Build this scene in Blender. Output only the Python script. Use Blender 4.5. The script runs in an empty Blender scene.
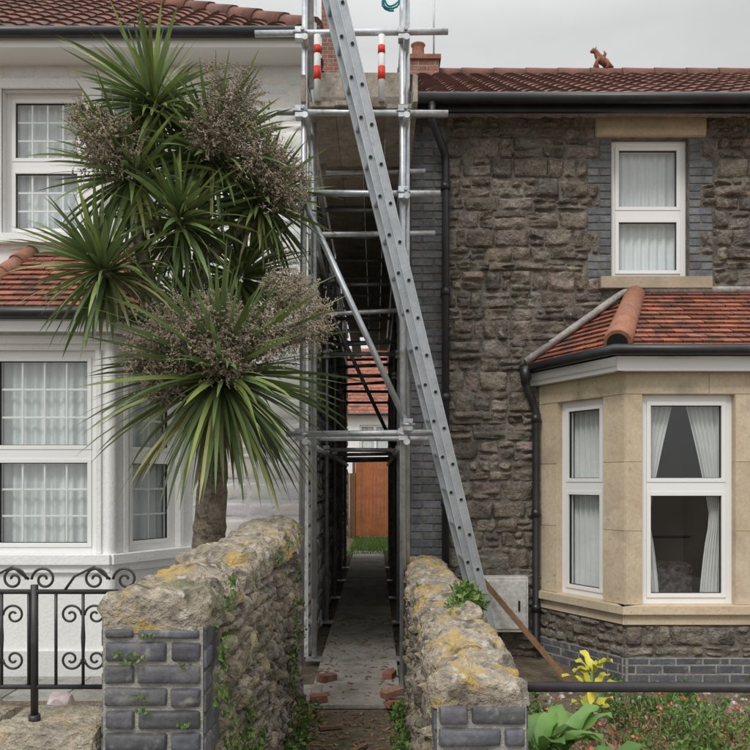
import bpy, math, random
from mathutils import Vector, noise
R=random.Random(11)
V3=Vector
G=-0.15
ZV=V3((0,0,1))

# ---------------------------------------------------------------- materials
def M(name,c1,c2=None,scale=4,rough=.85,bump=.3,bscale=30,tint=True,metal=0,layers=(),spec=.3,bd=.02,detail=2.5,var=.2):
    m=bpy.data.materials.new(name); m.use_nodes=True
    nt=m.node_tree; N=nt.nodes; L=nt.links
    b=N['Principled BSDF']; b.inputs['Roughness'].default_value=rough
    b.inputs['Metallic'].default_value=metal
    b.inputs['Specular IOR Level'].default_value=spec
    tc=N.new('ShaderNodeTexCoord')
    if c2 is None: c2=c1
    def nz(s,off=0,d=detail):
        mp=N.new('ShaderNodeMapping'); mp.inputs['Location'].default_value=(off,off*1.7,off*.3)
        L.new(tc.outputs['Object'],mp.inputs[0])
        n=N.new('ShaderNodeTexNoise'); n.inputs['Scale'].default_value=s; n.inputs['Detail'].default_value=d
        n.inputs['Roughness'].default_value=.65
        L.new(mp.outputs[0],n.inputs['Vector']); return n.outputs['Fac']
    def rng(sock,lo,hi,a=0.,bb=1.):
        r=N.new('ShaderNodeMapRange'); r.inputs[1].default_value=lo; r.inputs[2].default_value=hi
        r.inputs[3].default_value=a; r.inputs[4].default_value=bb; L.new(sock,r.inputs[0]); return r.outputs[0]
    def mix(f,a,bb,mode='MIX'):
        x=N.new('ShaderNodeMix'); x.data_type='RGBA'; x.blend_type=mode
        for s,v in ((0,f),(6,a),(7,bb)):
            if isinstance(v,(int,float)): x.inputs[s].default_value=v
            elif isinstance(v,tuple): x.inputs[s].default_value=(*v,1)
            else: L.new(v,x.inputs[s])
        return x.outputs[2]
    col=mix(rng(nz(scale,0,2),.35,.65),c1,c2) if c1!=c2 else None
    hb=nz(bscale,7.) if (bump>0 or var>0) else None
    if col is None:
        col=mix(0,c1,c1)
    if var>0: col=mix(1.0,col,mix(rng(hb,.3,.7),(1-var,)*3,(1+var,)*3),'MULTIPLY')
    if tint:
        at=N.new('ShaderNodeAttribute'); at.attribute_name='tint'
        col=mix(1.0,col,at.outputs['Color'],'MULTIPLY')
    for i,(lc,ls,lo,hi,fc) in enumerate(layers):
        col=mix(rng(nz(ls,11.3*(i+1),2.5),lo,hi,0,fc),col,lc)
    L.new(col,b.inputs['Base Color'])
    if bump>0:
        bp=N.new('ShaderNodeBump'); bp.inputs['Strength'].default_value=bump; bp.inputs['Distance'].default_value=bd
        L.new(hb,bp.inputs['Height']); L.new(bp.outputs[0],b.inputs['Normal'])
    return m
def leafmat(name,c1,c2,scale=6,rough=.5,tr=.2):
    m=M(name,c1,c2,scale=scale,rough=rough,bump=0,spec=.4,detail=1,var=0)
    nt=m.node_tree; b=nt.nodes['Principled BSDF']; o=nt.nodes['Material Output']
    t=nt.nodes.new('ShaderNodeBsdfTranslucent'); ms=nt.nodes.new('ShaderNodeMixShader'); ms.inputs[0].default_value=tr
    nt.links.new(b.inputs['Base Color'].links[0].from_socket,t.inputs[0])
    nt.links.new(b.outputs[0],ms.inputs[1]); nt.links.new(t.outputs[0],ms.inputs[2]); nt.links.new(ms.outputs[0],o.inputs[0])
    return m
def glassmat():
    m=bpy.data.materials.new('window_glass'); m.use_nodes=True; nt=m.node_tree; nt.nodes.clear()
    o=nt.nodes.new('ShaderNodeOutputMaterial'); t=nt.nodes.new('ShaderNodeBsdfTransparent'); t.inputs[0].default_value=(.95,.975,.975,1)
    g=nt.nodes.new('ShaderNodeBsdfGlossy'); g.inputs['Roughness'].default_value=.015
    f=nt.nodes.new('ShaderNodeLayerWeight'); f.inputs[0].default_value=.5
    p=nt.nodes.new('ShaderNodeMath'); p.operation='POWER'; p.inputs[1].default_value=4.
    q=nt.nodes.new('ShaderNodeMath'); q.operation='MULTIPLY_ADD'; q.inputs[1].default_value=.7; q.inputs[2].default_value=.09
    ms=nt.nodes.new('ShaderNodeMixShader')
    nt.links.new(f.outputs['Facing'],p.inputs[0]); nt.links.new(p.outputs[0],q.inputs[0]); nt.links.new(q.outputs[0],ms.inputs[0])
    nt.links.new(t.outputs[0],ms.inputs[1]); nt.links.new(g.outputs[0],ms.inputs[2]); nt.links.new(ms.outputs[0],o.inputs[0])
    return m
mt={}
mt['glass']=glassmat()
mt['stone']=M('rubble_stone',(.145,.122,.100),(.25,.215,.175),scale=5,rough=.95,bump=1.,bscale=30,bd=.035,var=.4,detail=3.5,
   layers=[((.38,.34,.28),13,.57,.69,.6),((.055,.05,.046),2.0,.54,.74,.5),((.26,.19,.12),3.1,.58,.72,.35)])
mt['mortar']=M('mortar_dark',(.11,.098,.085),(.22,.20,.17),scale=7,bump=.8,bscale=60)
mt['alleystone']=M('alley_stone',(.32,.31,.29),(.52,.51,.49),scale=3,rough=.95,bump=.8,bscale=25,layers=[((.12,.12,.11),3,.55,.72,.5)])
mt['white']=M('white_masonry_paint',(.79,.79,.775),(.84,.84,.83),scale=1.5,rough=.75,bump=.45,bscale=45,bd=.01,var=.05,
   layers=[((.52,.53,.50),2.2,.56,.82,.35)])
mt['upvc']=M('white_upvc',(.84,.84,.83),rough=.3,bump=0,tint=False,spec=.5,var=0)
mt['bath']=M('bath_stone',(.54,.44,.31),(.62,.52,.385),scale=2.5,rough=.9,bump=.3,bscale=35,bd=.006,var=.10,
   layers=[((.28,.245,.19),3.6,.54,.74,.6),((.46,.28,.16),5,.60,.72,.4),((.16,.15,.13),16,.64,.74,.45)])
mt['bluebrick']=M('blue_engineering_brick',(.085,.088,.098),(.13,.13,.14),scale=9,rough=.6,bump=.4,bscale=50,bd=.006,
   layers=[((.34,.33,.31),14,.58,.70,.55),((.07,.10,.03),5,.60,.74,.5)])
mt['greybrick']=M('grey_brick',(.105,.11,.12),(.17,.175,.185),scale=8,rough=.75,bump=.4,bscale=50,bd=.006,layers=[((.05,.05,.05),5,.55,.7,.4)])
mt['pmortar']=M('pale_mortar',(.36,.34,.31),(.26,.25,.23),scale=12,bump=.5,bscale=80)
mt['tile']=M('clay_tile',(.36,.135,.085),(.26,.105,.075),scale=5,rough=.85,bump=.4,bscale=60,bd=.006,
   layers=[((.07,.055,.05),5,.48,.66,.75),((.33,.30,.2),25,.62,.72,.45)])
mt['rooftile']=M('weathered_roof_tile',(.22,.105,.078),(.16,.085,.07),scale=2,rough=.9,bump=.4,bscale=50,bd=.006,
   layers=[((.07,.055,.05),4,.5,.7,.5),((.24,.22,.14),20,.64,.75,.5)])
mt['terra']=M('terracotta',(.40,.19,.125),(.32,.15,.10),scale=4,rough=.85,bump=.3,bscale=40,bd=.006,layers=[((.18,.13,.11),7,.53,.68,.65)])
mt['redbrick']=M('red_brick',(.30,.13,.085),(.22,.10,.07),scale=6,rough=.9,bump=.4,bscale=40,layers=[((.28,.25,.2),9,.5,.7,.6)])
mt['black']=M('black_gutter_paint',(.018,.018,.02),(.03,.03,.032),scale=6,rough=.38,bump=0,tint=False,spec=.5,var=0)
mt['lead']=M('lead_mortar_fillet',(.46,.44,.41),(.30,.28,.26),scale=9,bump=.5,bscale=40,tint=False)
mt['room']=M('dark_room',(.07,.065,.06),bump=0,tint=False,var=0)
mt['curtain']=M('net_curtain',(.80,.82,.82),(.72,.76,.77),scale=3,rough=.9,bump=0,var=.03,bscale=60)
mt['drape']=M('cream_drape',(.80,.80,.78),(.72,.72,.70),scale=3,rough=.9,bump=0,var=.03,bscale=60)
mt['sofa']=M('sofa_fabric',(.03,.03,.035),(.25,.21,.18),scale=20,bump=.1,tint=False)
mt['steel']=M('galvanised_steel',(.42,.44,.46),(.56,.58,.60),scale=9,rough=.45,bump=0,bscale=60,metal=.6,var=.1,
   layers=[((.25,.2,.16),9,.58,.72,.6),((.66,.66,.64),20,.6,.7,.5)],spec=.5)
mt['alu']=M('aluminium',(.40,.43,.46),(.48,.51,.54),scale=6,rough=.45,bump=0,metal=.5,var=.08,bscale=50,layers=[((.25,.25,.25),18,.60,.75,.4)],spec=.5)
mt['rubber']=M('black_rubber',(.03,.03,.03),bump=0,tint=False,var=0)
mt['orange']=M('orange_label',(.75,.16,.04),bump=0,tint=False,rough=.5,var=0)
mt['redband']=M('red_band',(.65,.05,.03),bump=0,tint=False,rough=.5,var=0)
mt['whiteband']=M('white_band',(.75,.75,.73),bump=0,tint=False,rough=.5,var=0)
mt['board']=M('scaffold_board',(.38,.33,.28),(.27,.24,.20),scale=6,rough=.9,bump=.4,bscale=40,bd=.005,layers=[((.12,.1,.09),8,.55,.7,.6)])
mt['wood']=M('brown_timber',(.22,.12,.06),(.16,.085,.045),scale=8,rough=.8,bump=.4,bscale=50)
mt['gatewood']=M('orange_brown_timber',(.42,.15,.06),(.33,.11,.045),scale=4,rough=.7,bump=.3,bscale=30)
mt['iron']=M('wrought_iron',(.02,.02,.022),(.035,.033,.032),scale=20,rough=.45,bump=0,tint=False,spec=.5,var=0)
mt['coping']=M('lichen_coping',(.25,.215,.17),(.37,.32,.25),scale=7,rough=.95,bump=1.,bscale=30,bd=.035,tint=False,var=.35,detail=3.5,
   layers=[((.45,.31,.08),5.0,.51,.60,.75),((.08,.07,.06),8,.55,.66,.8),((.50,.49,.43),15,.60,.66,.7),((.09,.11,.035),3.7,.57,.7,.55)])
mt['gwstone']=M('garden_wall_stone',(.19,.165,.135),(.30,.26,.20),scale=6,rough=.95,bump=1.,bscale=28,bd=.035,var=.35,detail=3.5,
   layers=[((.40,.31,.15),7,.56,.66,.6),((.06,.055,.05),6,.56,.68,.65),((.45,.44,.39),20,.62,.69,.55)])
mt['concrete']=M('path_concrete',(.32,.30,.255),(.40,.375,.33),scale=3,rough=.9,bump=.4,bscale=50,bd=.006,
   layers=[((.12,.13,.07),3.5,.5,.68,.6),((.18,.14,.09),12,.58,.7,.6)])
mt['soil']=M('soil_ground',(.13,.098,.07),(.21,.165,.12),scale=7,rough=1,bump=1.,bscale=35,bd=.04,tint=False,var=.3,detail=3,
   layers=[((.07,.10,.03),2.2,.52,.68,.55),((.33,.28,.22),40,.60,.68,.6)])
mt['pave']=M('yard_paving',(.30,.29,.27),(.22,.21,.19),scale=3,bump=.5,bscale=40,layers=[((.1,.1,.07),5,.55,.7,.5)])
mt['grass']=M('grass',(.07,.12,.025),(.11,.16,.04),scale=6,bump=.8,bscale=60,tint=False)
mt['leafc']=leafmat('sword_leaf',(.12,.18,.07),(.18,.245,.10),scale=3,rough=.42)
mt['panicle']=M('dry_flower_panicle',(.29,.25,.195),bump=0,var=0)
mt['bark']=M('cordyline_bark',(.20,.165,.125),(.31,.265,.21),scale=9,rough=.95,bump=1.,bscale=26,bd=.04,tint=False,var=.35,detail=3.5,layers=[((.07,.06,.05),14,.53,.64,.75)])
mt['ivy']=leafmat('small_leaf',(.09,.16,.035),(.15,.23,.06),scale=9)
mt['yleaf']=leafmat('yellow_leaf',(.62,.54,.07),(.42,.46,.08),scale=9)
mt['hosta']=leafmat('broad_leaf',(.11,.22,.05),(.17,.29,.08),scale=6)
mt['heather']=leafmat('heather_leaf',(.34,.17,.12),(.24,.22,.10),scale=9)
mt['petal']=leafmat('orange_red_flower',(.60,.16,.07),(.55,.25,.16),scale=9)
mt['debris']=M('litter',(.28,.18,.10),(.18,.12,.08),scale=20,bump=0)
mt['pebble']=M('pebble',(.40,.36,.32),(.27,.25,.23),scale=9,bump=0)
mt['rope']=M('blue_green_rope',(.02,.25,.28),bump=0,tint=False,var=0)
mt['boxw']=M('meter_box_plastic',(.62,.61,.57),(.5,.49,.46),scale=4,rough=.5,bump=0,tint=False,layers=[((.25,.25,.2),9,.58,.7,.4)])
mt['hole']=M('dark_hole',(.02,.02,.02),bump=0,tint=False,var=0)

# ---------------------------------------------------------------- mesh builder
class MB:
    def __init__(s): s.v=[];s.f=[];s.m=[];s.c=[];s.s=[];s.mats=[]
    def mi(s,k):
        if k not in s.mats: s.mats.append(k)
        return s.mats.index(k)
    def face(s,ix,k,c=(1,1,1),sm=False): s.f.append(tuple(ix)); s.m.append(s.mi(k)); s.c.append(c); s.s.append(sm)
    def quad(s,ps,k,c=(1,1,1),sm=False):
        b=len(s.v); s.v.extend(tuple(p) for p in ps); s.face(range(b,b+len(ps)),k,c,sm)
    def build(s,name,parent=None,bevel=0):
        me=bpy.data.meshes.new(name); me.from_pydata(s.v,[],s.f)
        for k in s.mats: me.materials.append(mt[k])
        me.polygons.foreach_set('material_index',s.m); me.polygons.foreach_set('use_smooth',s.s)
        a=me.attributes.new('tint','FLOAT_COLOR','CORNER'); d=[]
        for f,c in zip(s.f,s.c): d.extend((c[0],c[1],c[2],1.)*len(f))
        a.data.foreach_set('color',d); me.update()
        o=bpy.data.objects.new(name,me); bpy.context.scene.collection.objects.link(o)
        if parent: o.parent=parent
        if bevel:
            b=o.modifiers.new('bevel','BEVEL'); b.width=bevel; b.segments=2; b.limit_method='ANGLE'
        return o
def empty(name):
    e=bpy.data.objects.new(name,None); bpy.context.scene.collection.objects.link(e); return e
class Fr:
    def __init__(s,O,U,V=ZV,N=None):
        s.O=V3(O); s.U=V3(U).normalized(); s.V=V3(V).normalized(); s.N=(V3(N).normalized() if N else s.U.cross(s.V).normalized())
    def p(s,u,v,n=0): return s.O+s.U*u+s.V*v+s.N*n
    def sh(s,u,v,n=0): return Fr(s.p(u,v,n),s.U,s.V,s.N)
def seg(x0,y0,x1,y1,z):
    return Fr((x0,y0,z),(x1-x0,y1-y0,0)), math.hypot(x1-x0,y1-y0)
def t1(a=.12,h=.04):
    k=1+R.uniform(-a,a); return (k*(1+R.uniform(-h,h)),k,k*(1+R.uniform(-h,h)))
def box(mb,F,u0,u1,v0,v1,n0,n1,k,c=(1,1,1)):
    b=len(mb.v)
    for n in (n0,n1):
        for (u,v) in ((u0,v0),(u1,v0),(u1,v1),(u0,v1)): mb.v.append(tuple(F.p(u,v,n)))
    for q in ((4,5,6,7),(3,2,1,0),(0,1,5,4),(1,2,6,5),(2,3,7,6),(3,0,4,7)): mb.face([b+i for i in q],k,c)
W0=Fr((0,0,0),(1,0,0),(0,1,0),(0,0,1))
def abox(mb,x0,x1,y0,y1,z0,z1,k,c=(1,1,1)): box(mb,W0,x0,x1,y0,y1,z0,z1,k,c)
def stone(mb,F,u0,u1,v0,v1,d,e,k,c,rough=.0,jit=0.,nx=3,ny=3,sm=True):
    us=[u0,u0+e]+[u0+e+(u1-u0-2*e)*i/nx for i in range(1,nx)]+[u1-e,u1]
    vs=[v0,v0+e]+[v0+e+(v1-v0-2*e)*i/ny for i in range(1,ny)]+[v1-e,v1]
    A=len(us);B=len(vs);b=len(mb.v); s0=R.uniform(0,99)
    ju=[R.uniform(-jit,jit) for _ in range(4)]; jv=[R.uniform(-jit,jit) for _ in range(4)]
    tu=R.uniform(-1,1)*rough*.35; tv_=R.uniform(-1,1)*rough*.35
    for j,v in enumerate(vs):
        for i,u in enumerate(us):
            fu=(u-u0)/(u1-u0); fv=(v-v0)/(v1-v0)
            w=((1-fu)*(1-fv),fu*(1-fv),fu*fv,(1-fu)*fv)
            uu=u+sum(a*x for a,x in zip(w,ju)); vv=v+sum(a*x for a,x in zip(w,jv))
            oi=i in(0,A-1); oj=j in(0,B-1)
            if oi and oj: n=-.004; uu+=(e*.7 if i==0 else -e*.7); vv+=(e*.7 if j==0 else -e*.7)
            elif oi or oj: n=-.004
            else:
                n=d+tu*(fu-.5)+tv_*(fv-.5)
                if i in(1,A-2) and j in(1,B-2): n=d*.7
                if rough: n+=rough*noise.noise(V3((uu*11,vv*13,s0)))+rough*.6*noise.noise(V3((uu*32,vv*32,s0)))
                n=max(n,.002)
            mb.v.append(tuple(F.p(uu,vv,n)))
    for j in range(B-1):
        for i in range(A-1):
            a=b+j*A+i; mb.face((a,a+1,a+1+A,a+A),k,c,sm and (0<i<A-2 and 0<j<B-2))
def sub(rects,h):
    out=[]
    for (a,b,c,d) in rects:
        if h[0]>=b or h[1]<=a or h[2]>=d or h[3]<=c: out.append((a,b,c,d)); continue
        if h[0]>a: out.append((a,h[0],c,d))
        if h[1]<b: out.append((h[1],b,c,d))
        x0,x1=max(a,h[0]),min(b,h[1])
        if h[2]>c: out.append((x0,x1,c,h[2]))
        if h[3]<d: out.append((x0,x1,h[3],d))
    return out
def rubble(mb,F,W,H,k,holes=(),hr=(.1,.19),wr=(.14,.42),d=.03,rough=.02,gap=.012,tv=.25,e=.02,jit=.012,nn=3,sm=True,sp=.3):
    v=0
    while v<H-.01:
        h=R.uniform(*hr); h=min(h,H-v)
        if H-v-h<.06: h=H-v
        u=0
        while u<W-.01:
            w=R.uniform(*wr)
            if W-u-w<.09: w=W-u
            rs=[(u,u+w,v,v+h)]
            if h>.09 and R.random()<sp:
                m=v+h*R.uniform(.35,.65); q=u+w*R.uniform(.35,.65)
                if w>.2 and R.random()<.5:
                    rs=[(u,u+w,v,m),(u,q,m,v+h),(q,u+w,m,v+h)] if R.random()<.5 else [(u,q,v,v+h),(q,u+w,v,m),(q,u+w,m,v+h)]
                else: rs=[(u,u+w,v,m),(u,u+w,m,v+h)]
            for hh in holes: rs=sub(rs,hh)
            for (a,b,c_,d_) in rs:
                if b-a<.045 or d_-c_<.03: continue
                ee=min(e,(b-a)*.2,(d_-c_)*.25)
                cc_=t1(tv,.07)
                stone(mb,F,a+gap/2,b-gap/2,c_+gap/2,d_-gap/2,d*R.uniform(.45,1.4),ee,k,cc_,rough,jit,nn,nn if d_-c_>.08 else 2,sm)
            u+=w
        v+=h
def bricks(mb,F,W,H,k,holes=(),bw=.225,bh=.075,d=.006,tv=.22,gap=.01,e=.005,start=0):
    r=0;v=0
    while v<H-.02:
        h=min(bh,H-v); u=-(bw/2 if (r+start)%2 else 0)
        while u<W-.005:
            a=max(u,0);b=min(u+bw,W); rs=[(a,b,v,v+h)]
            for hh in holes: rs=sub(rs,hh)
            for (x,y,z,w) in rs:
                if y-x<.03 or w-z<.03: continue
                stone(mb,F,x+gap/2,y-gap/2,z+gap/2,w-gap/2,d*R.uniform(.7,1.2),e,k,t1(tv,.05),0,.002,1,1,False)
            u+=bw
        v+=bh;r+=1
def slab(mb,F,W,H,t,holes,k,kr=None):
    us=sorted({0,W}|{x for h in holes for x in h[:2] if 0<=x<=W}); vs=sorted({0,H}|{x for h in holes for x in h[2:] if 0<=x<=H})
    for i in range(len(us)-1):
        for j in range(len(vs)-1):
            cu=(us[i]+us[i+1])/2;cv=(vs[j]+vs[j+1])/2
            if any(h[0]<cu<h[1] and h[2]<cv<h[3] for h in holes): continue
            for n,o in((0,1),(-t,-1)):
                q=[F.p(us[i],vs[j],n),F.p(us[i+1],vs[j],n),F.p(us[i+1],vs[j+1],n),F.p(us[i],vs[j+1],n)]
                mb.quad(q[::o],k)
    for h in holes:
        c=[(h[0],h[2]),(h[1],h[2]),(h[1],h[3]),(h[0],h[3])]
        for i in range(4):
            a,b=c[i],c[(i+1)%4]
            mb.quad([F.p(*a,0),F.p(*a,-t),F.p(*b,-t),F.p(*b,0)],kr or k)
def ptube(mb,pts,r,k,n=10,c=(1,1,1),cap=True,half=False):
    pts=[V3(p) for p in pts]; rs=r if isinstance(r,(list,tuple)) else [r]*len(pts)
    b=len(mb.v); t=(pts[1]-pts[0]).normalized()
    s=t.cross(ZV) if abs(t.z)<.9 else t.cross(V3((0,1,0))); s.normalize()
    for i,p in enumerate(pts):
        if i==0: tt=t
        elif i==len(pts)-1: tt=(pts[i]-pts[i-1]).normalized()
        else: tt=(pts[i+1]-pts[i-1]).normalized()
        s=(s-tt*s.dot(tt)).normalized(); w=tt.cross(s)
        for j in range(n):
            a=2*math.pi*j/n; mb.v.append(tuple(p+(s*math.cos(a)+w*math.sin(a))*rs[i]))
    for i in range(len(pts)-1):
        for j in range(n):
            a=b+i*n+j;a2=b+i*n+(j+1)%n; mb.face((a,a2,a2+n,a+n),k,c,True)
    if cap:
        mb.face([b+j for j in range(n)][::-1],k,c); mb.face([b+(len(pts)-1)*n+j for j in range(n)],k,c)
def roof(mb,A,B,T1,T2,tw,th,k,roll=0.,tv=.25,thk=.014):
    A,B,T1,T2=map(V3,(A,B,T1,T2)); U=(B-A).normalized(); W=(B-A).length
    N=U.cross(T1-A).normalized(); V=N.cross(U); F=Fr(A,U,V,N)
    a=(T1-A).dot(U); b=(T2-A).dot(U); H=(T1-A).dot(V)
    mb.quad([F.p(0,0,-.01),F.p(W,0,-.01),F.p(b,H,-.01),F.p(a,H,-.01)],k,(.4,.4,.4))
    l=lambda v:a*v/H; r=lambda v:W+(b-W)*v/H
    i=0;v=0.
    ks=6 if roll else 1
    while v<H-.005:
        v1=min(v+th,H); lo=min(l(v),l(v1)); hi=max(r(v),r(v1))
        u=math.floor(lo/tw)*tw-(tw/2 if (i%2 and not roll) else 0)
        while u<hi:
            c=t1(tv,.08); dn=R.uniform(0,.006); g=.003
            st=[u+g+(tw-2*g)*q/ks for q in range(ks+1)]
            pr=[roll*abs(math.sin(math.pi*q/ks))**.7 if roll else 0 for q in range(ks+1)]
            for q in range(ks):
                ub=[min(max(x,l(v)),r(v)) for x in(st[q],st[q+1])]; ut=[min(max(x,l(v1)),r(v1)) for x in(st[q],st[q+1])]
                if ub[1]-ub[0]<.001 and ut[1]-ut[0]<.001: continue
                n0=thk*2+dn; j0=R.uniform(-.003,.003) if not roll else 0
                P=[F.p(ub[0],v+j0,n0+pr[q]),F.p(ub[1],v+j0,n0+pr[q+1]),F.p(ut[1],v1,thk*.8+pr[q+1]),F.p(ut[0],v1,thk*.8+pr[q])]
                mb.quad(P,k,c,False)
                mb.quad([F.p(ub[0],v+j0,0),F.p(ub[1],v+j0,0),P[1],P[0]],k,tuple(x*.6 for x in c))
            u+=tw
        v=v1;i+=1
    return F
def window(parent,F,w,h,name,transom=None,mull=(),bars=(0,0),back=.09,curt='curtain',fw=.055,rd=1.2,curtfn=None,m=0.,cn=-.115):
    mb=MB(); f=F.sh(0,0,-back)
    for a in((0,fw,0,h),(w-fw,w,0,h),(fw,w-fw,0,fw),(fw,w-fw,h-fw,h)): box(mb,f,*a,-.07,0,'upvc')
    cells_u=[fw]+[x for m_ in mull for x in(m_-fw/2,m_+fw/2)]+[w-fw]
    for m_ in mull: box(mb,f,m_-fw/2,m_+fw/2,fw,h-fw,-.07,-.002,'upvc')
    gb=MB()
    for i in range(0,len(cells_u),2):
        a,b=cells_u[i],cells_u[i+1]; vv=[fw]
        if transom: box(mb,f,a,b,transom-.04,transom+.04,-.068,.006,'upvc'); vv+=[transom-.04,transom+.04]
        vv.append(h-fw)
        for j in range(0,len(vv),2):
            c,d=vv[j],vv[j+1]; s=.035
            for q in((a,a+s,c,d),(b-s,b,c,d),(a+s,b-s,c,c+s),(a+s,b-s,d-s,d)): box(mb,f,*q,-.055,.012,'upvc')
            for q in((a+s,a+s+.005,c+s,d-s),(b-s-.005,b-s,c+s,d-s),(a+s+.005,b-s-.005,c+s,c+s+.005),(a+s+.005,b-s-.005,d-s-.005,d-s)): box(mb,f,*q,-.03,-.004,'rubber')
            nx,ny=bars
            for x in range(1,nx+1):
                xx=a+s+(b-a-2*s)*x/(nx+1); box(mb,f,xx-.009,xx+.009,c+s+.005,d-s-.005,-.034,-.02,'upvc')
            for y in range(1,ny+1):
                yy=c+s+(d-c-2*s)*y/(ny+1); box(mb,f,a+s+.005,b-s-.005,yy-.009,yy+.009,-.036,-.022,'upvc')
            tl=R.uniform(-.002,.002)
            gb.quad([f.p(a+s,c+s,-.018),f.p(b-s,c+s,-.018+tl),f.p(b-s,d-s,-.018-tl),f.p(a+s,d-s,-.018)],'glass')
    rb=MB(); P=lambda u,v,n:f.p(u,v,n)
    x0,x1,y0,y1,z0,z1=-m,w+m,-m,h+m,-.072,-rd
    rb.quad([P(x0,y0,z1),P(x1,y0,z1),P(x1,y1,z1),P(x0,y1,z1)],'room')
    rb.quad([P(x0,y0,z0),P(x0,y0,z1),P(x0,y1,z1),P(x0,y1,z0)],'room')
    rb.quad([P(x1,y0,z0),P(x1,y0,z1),P(x1,y1,z1),P(x1,y1,z0)],'room')
    rb.quad([P(x0,y0,z0),P(x1,y0,z0),P(x1,y0,z1),P(x0,y0,z1)],'room')
    rb.quad([P(x0,y1,z0),P(x1,y1,z0),P(x1,y1,z1),P(x0,y1,z1)],'room')
    cb=MB()
    def cloth(fn0,fn1,amp=.014,per=.085,n0=cn,kk=curt):
        NU=max(40,int(w*120)); NV=14; b=len(cb.v); ph=R.uniform(0,6); sc_=[]
        for j in range(NV+1):
            v=.01+(h-.02)*j/NV
            for i in range(NU+1):
                t=i/NU; u=fn0(v)+(fn1(v)-fn0(v))*t
                wid=fn1(h)-fn0(h)
                n=n0+amp*math.sin(t*wid/per*2*math.pi+ph+.8*math.sin(t*7+ph))+amp*.4*noise.noise(V3((u*6,v*2,ph)))
                cb.v.append(tuple(f.p(u,v,n)))
        for j in range(NV):
            for i in range(NU):
                a=b+j*(NU+1)+i; cb.face((a,a+1,a+NU+2,a+NU+1),kk,(1,1,1),True)
    if curtfn: curtfn(cloth,w,h)
    else: cloth(lambda v:.005,lambda v:w-.005)
    e=empty(name); e.parent=parent
    for o,nm,bv in((mb,'frame',.004),(gb,'glass',0),(rb,'room',0),(cb,'curtain',0)):
        ob=o.build(name+'_'+nm,e,bv)
    return e

# ================================================================= WHITE HOUSE
HY=7.2
wh=empty('white_house')
mb=MB()
X0=-6.5
F,W=seg(X0,HY,-.64,HY,G); Hh=5.66-G
def uw(x): return x-X0
def zz(z): return z-G
hl=[(uw(-3.58),uw(-2.80),zz(3.90),zz(5.30)),(uw(-2.62),uw(-1.95),zz(3.90),zz(5.30)),(uw(-5.2),uw(-4.0),zz(3.9),zz(5.3))]
baycut=(uw(-3.95),uw(-1.75),0,zz(2.9))
slab(mb,F,W,Hh,.25,hl+[baycut],'white')
sur=.09
hl2=[(a-sur,b+sur,c-.1,d+sur) for a,b,c,d in hl]+[(baycut[0],baycut[1],0,zz(3.75))]
rubble(mb,F,W,Hh,'white',hl2,hr=(.13,.24),wr=(.2,.5),d=.008,rough=.020,gap=.010,tv=.03,e=.03)
for (a,b,c,d) in hl:
    for q in((a-sur,a,c,d),(b,b+sur,c,d),(a-sur,b+sur,d,d+sur)): box(mb,F,*q,-.01,.03,'white',(1.05,1.05,1.05))
    box(mb,F,a-sur-.03,b+sur+.03,c-.09,c-.001,-.01,.08,'white',(1.05,1.05,1.05))
mb.build('walls',wh)
mb=MB()
Fa,Wa=seg(-.64,HY+.002,-.64,17,G)
slab(mb,Fa,Wa,Hh,.25,[],'mortar'); rubble(mb,Fa,Wa,Hh,'alleystone',hr=(.12,.2),wr=(.2,.5),d=.025,rough=.02,tv=.25)
Fb,Wb=seg(-.64,17,X0,17,G); slab(mb,Fb,Wb,Hh,.25,[],'white')
Fb,Wb=seg(X0,17,X0,HY,G); slab(mb,Fb,Wb,Hh,.25,[],'white')
mb.build('side_walls',wh)
for i,(a,b,c,d) in enumerate(hl):
    window(wh,F.sh(a,c,0),b-a,d-c,'upper_window',transom=(d-c)*.5,bars=(3,2) if i==0 else (2,2),rd=.4)
bx=[(-3.95,HY),(-3.44,6.4),(-2.26,6.4),(-1.75,HY)]
mb=MB(); wz0,wz1=.92,2.66
fr=[seg(*bx[0],*bx[1],G),seg(*bx[1],*bx[2],G),seg(*bx[2],*bx[3],G)]
for i,(f,w) in enumerate(fr):
    mg=.18 if i!=1 else .12
    hole=(mg,w-mg,zz(wz0),zz(wz1))
    slab(mb,f,w,zz(2.9),.14,[hole],'white')
    a,b=hole[:2]
    box(mb,f,a-.05,a,zz(wz0),zz(wz1),0,.02,'white',(1.05,)*3); box(mb,f,b,b+.05,zz(wz0),zz(wz1),0,.02,'white',(1.05,)*3)
    box(mb,f,-.02,w+.02,zz(wz0)-.09,zz(wz0)-.001,-.02,.07,'white',(1.05,)*3)
    box(mb,f,-.01,w+.01,zz(wz0)-.16,zz(wz0)-.092,-.02,.035,'white',(1.02,)*3)
    box(mb,f,-.01,w+.01,zz(wz1)+.05,zz(wz1)+.12,-.02,.035,'white',(1.05,)*3)
    box(mb,f,-.03,w+.03,0,.25,-.02,.03,'white',(.85,)*3)
    window(wh,f.sh(a,zz(wz0),0),b-a,wz1-wz0,'bay_window',transom=(wz1-wz0)*.49,bars=(3,2) if i==1 else (1,2),back=.05,rd=.4 if i==1 else .15)
for x,y in bx[1:3]:
    ptube(mb,[(x,y+.02,G),(x,y+.02,2.9)],.05,'white',12)
mb.build('bay_walls',wh,.006)
mb=MB()
ez=2.93; A=(-4.15,HY,ez);B=(-3.52,6.22,ez);C=(-2.18,6.22,ez);D=(-1.55,HY,ez);T1=(-3.3,HY,3.72);T2=(-2.4,HY,3.72)
roof(mb,A,B,T1,T1,.165,.105,'tile'); roof(mb,B,C,T1,T2,.165,.105,'tile'); roof(mb,C,D,T2,T2,.165,.105,'tile')
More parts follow.
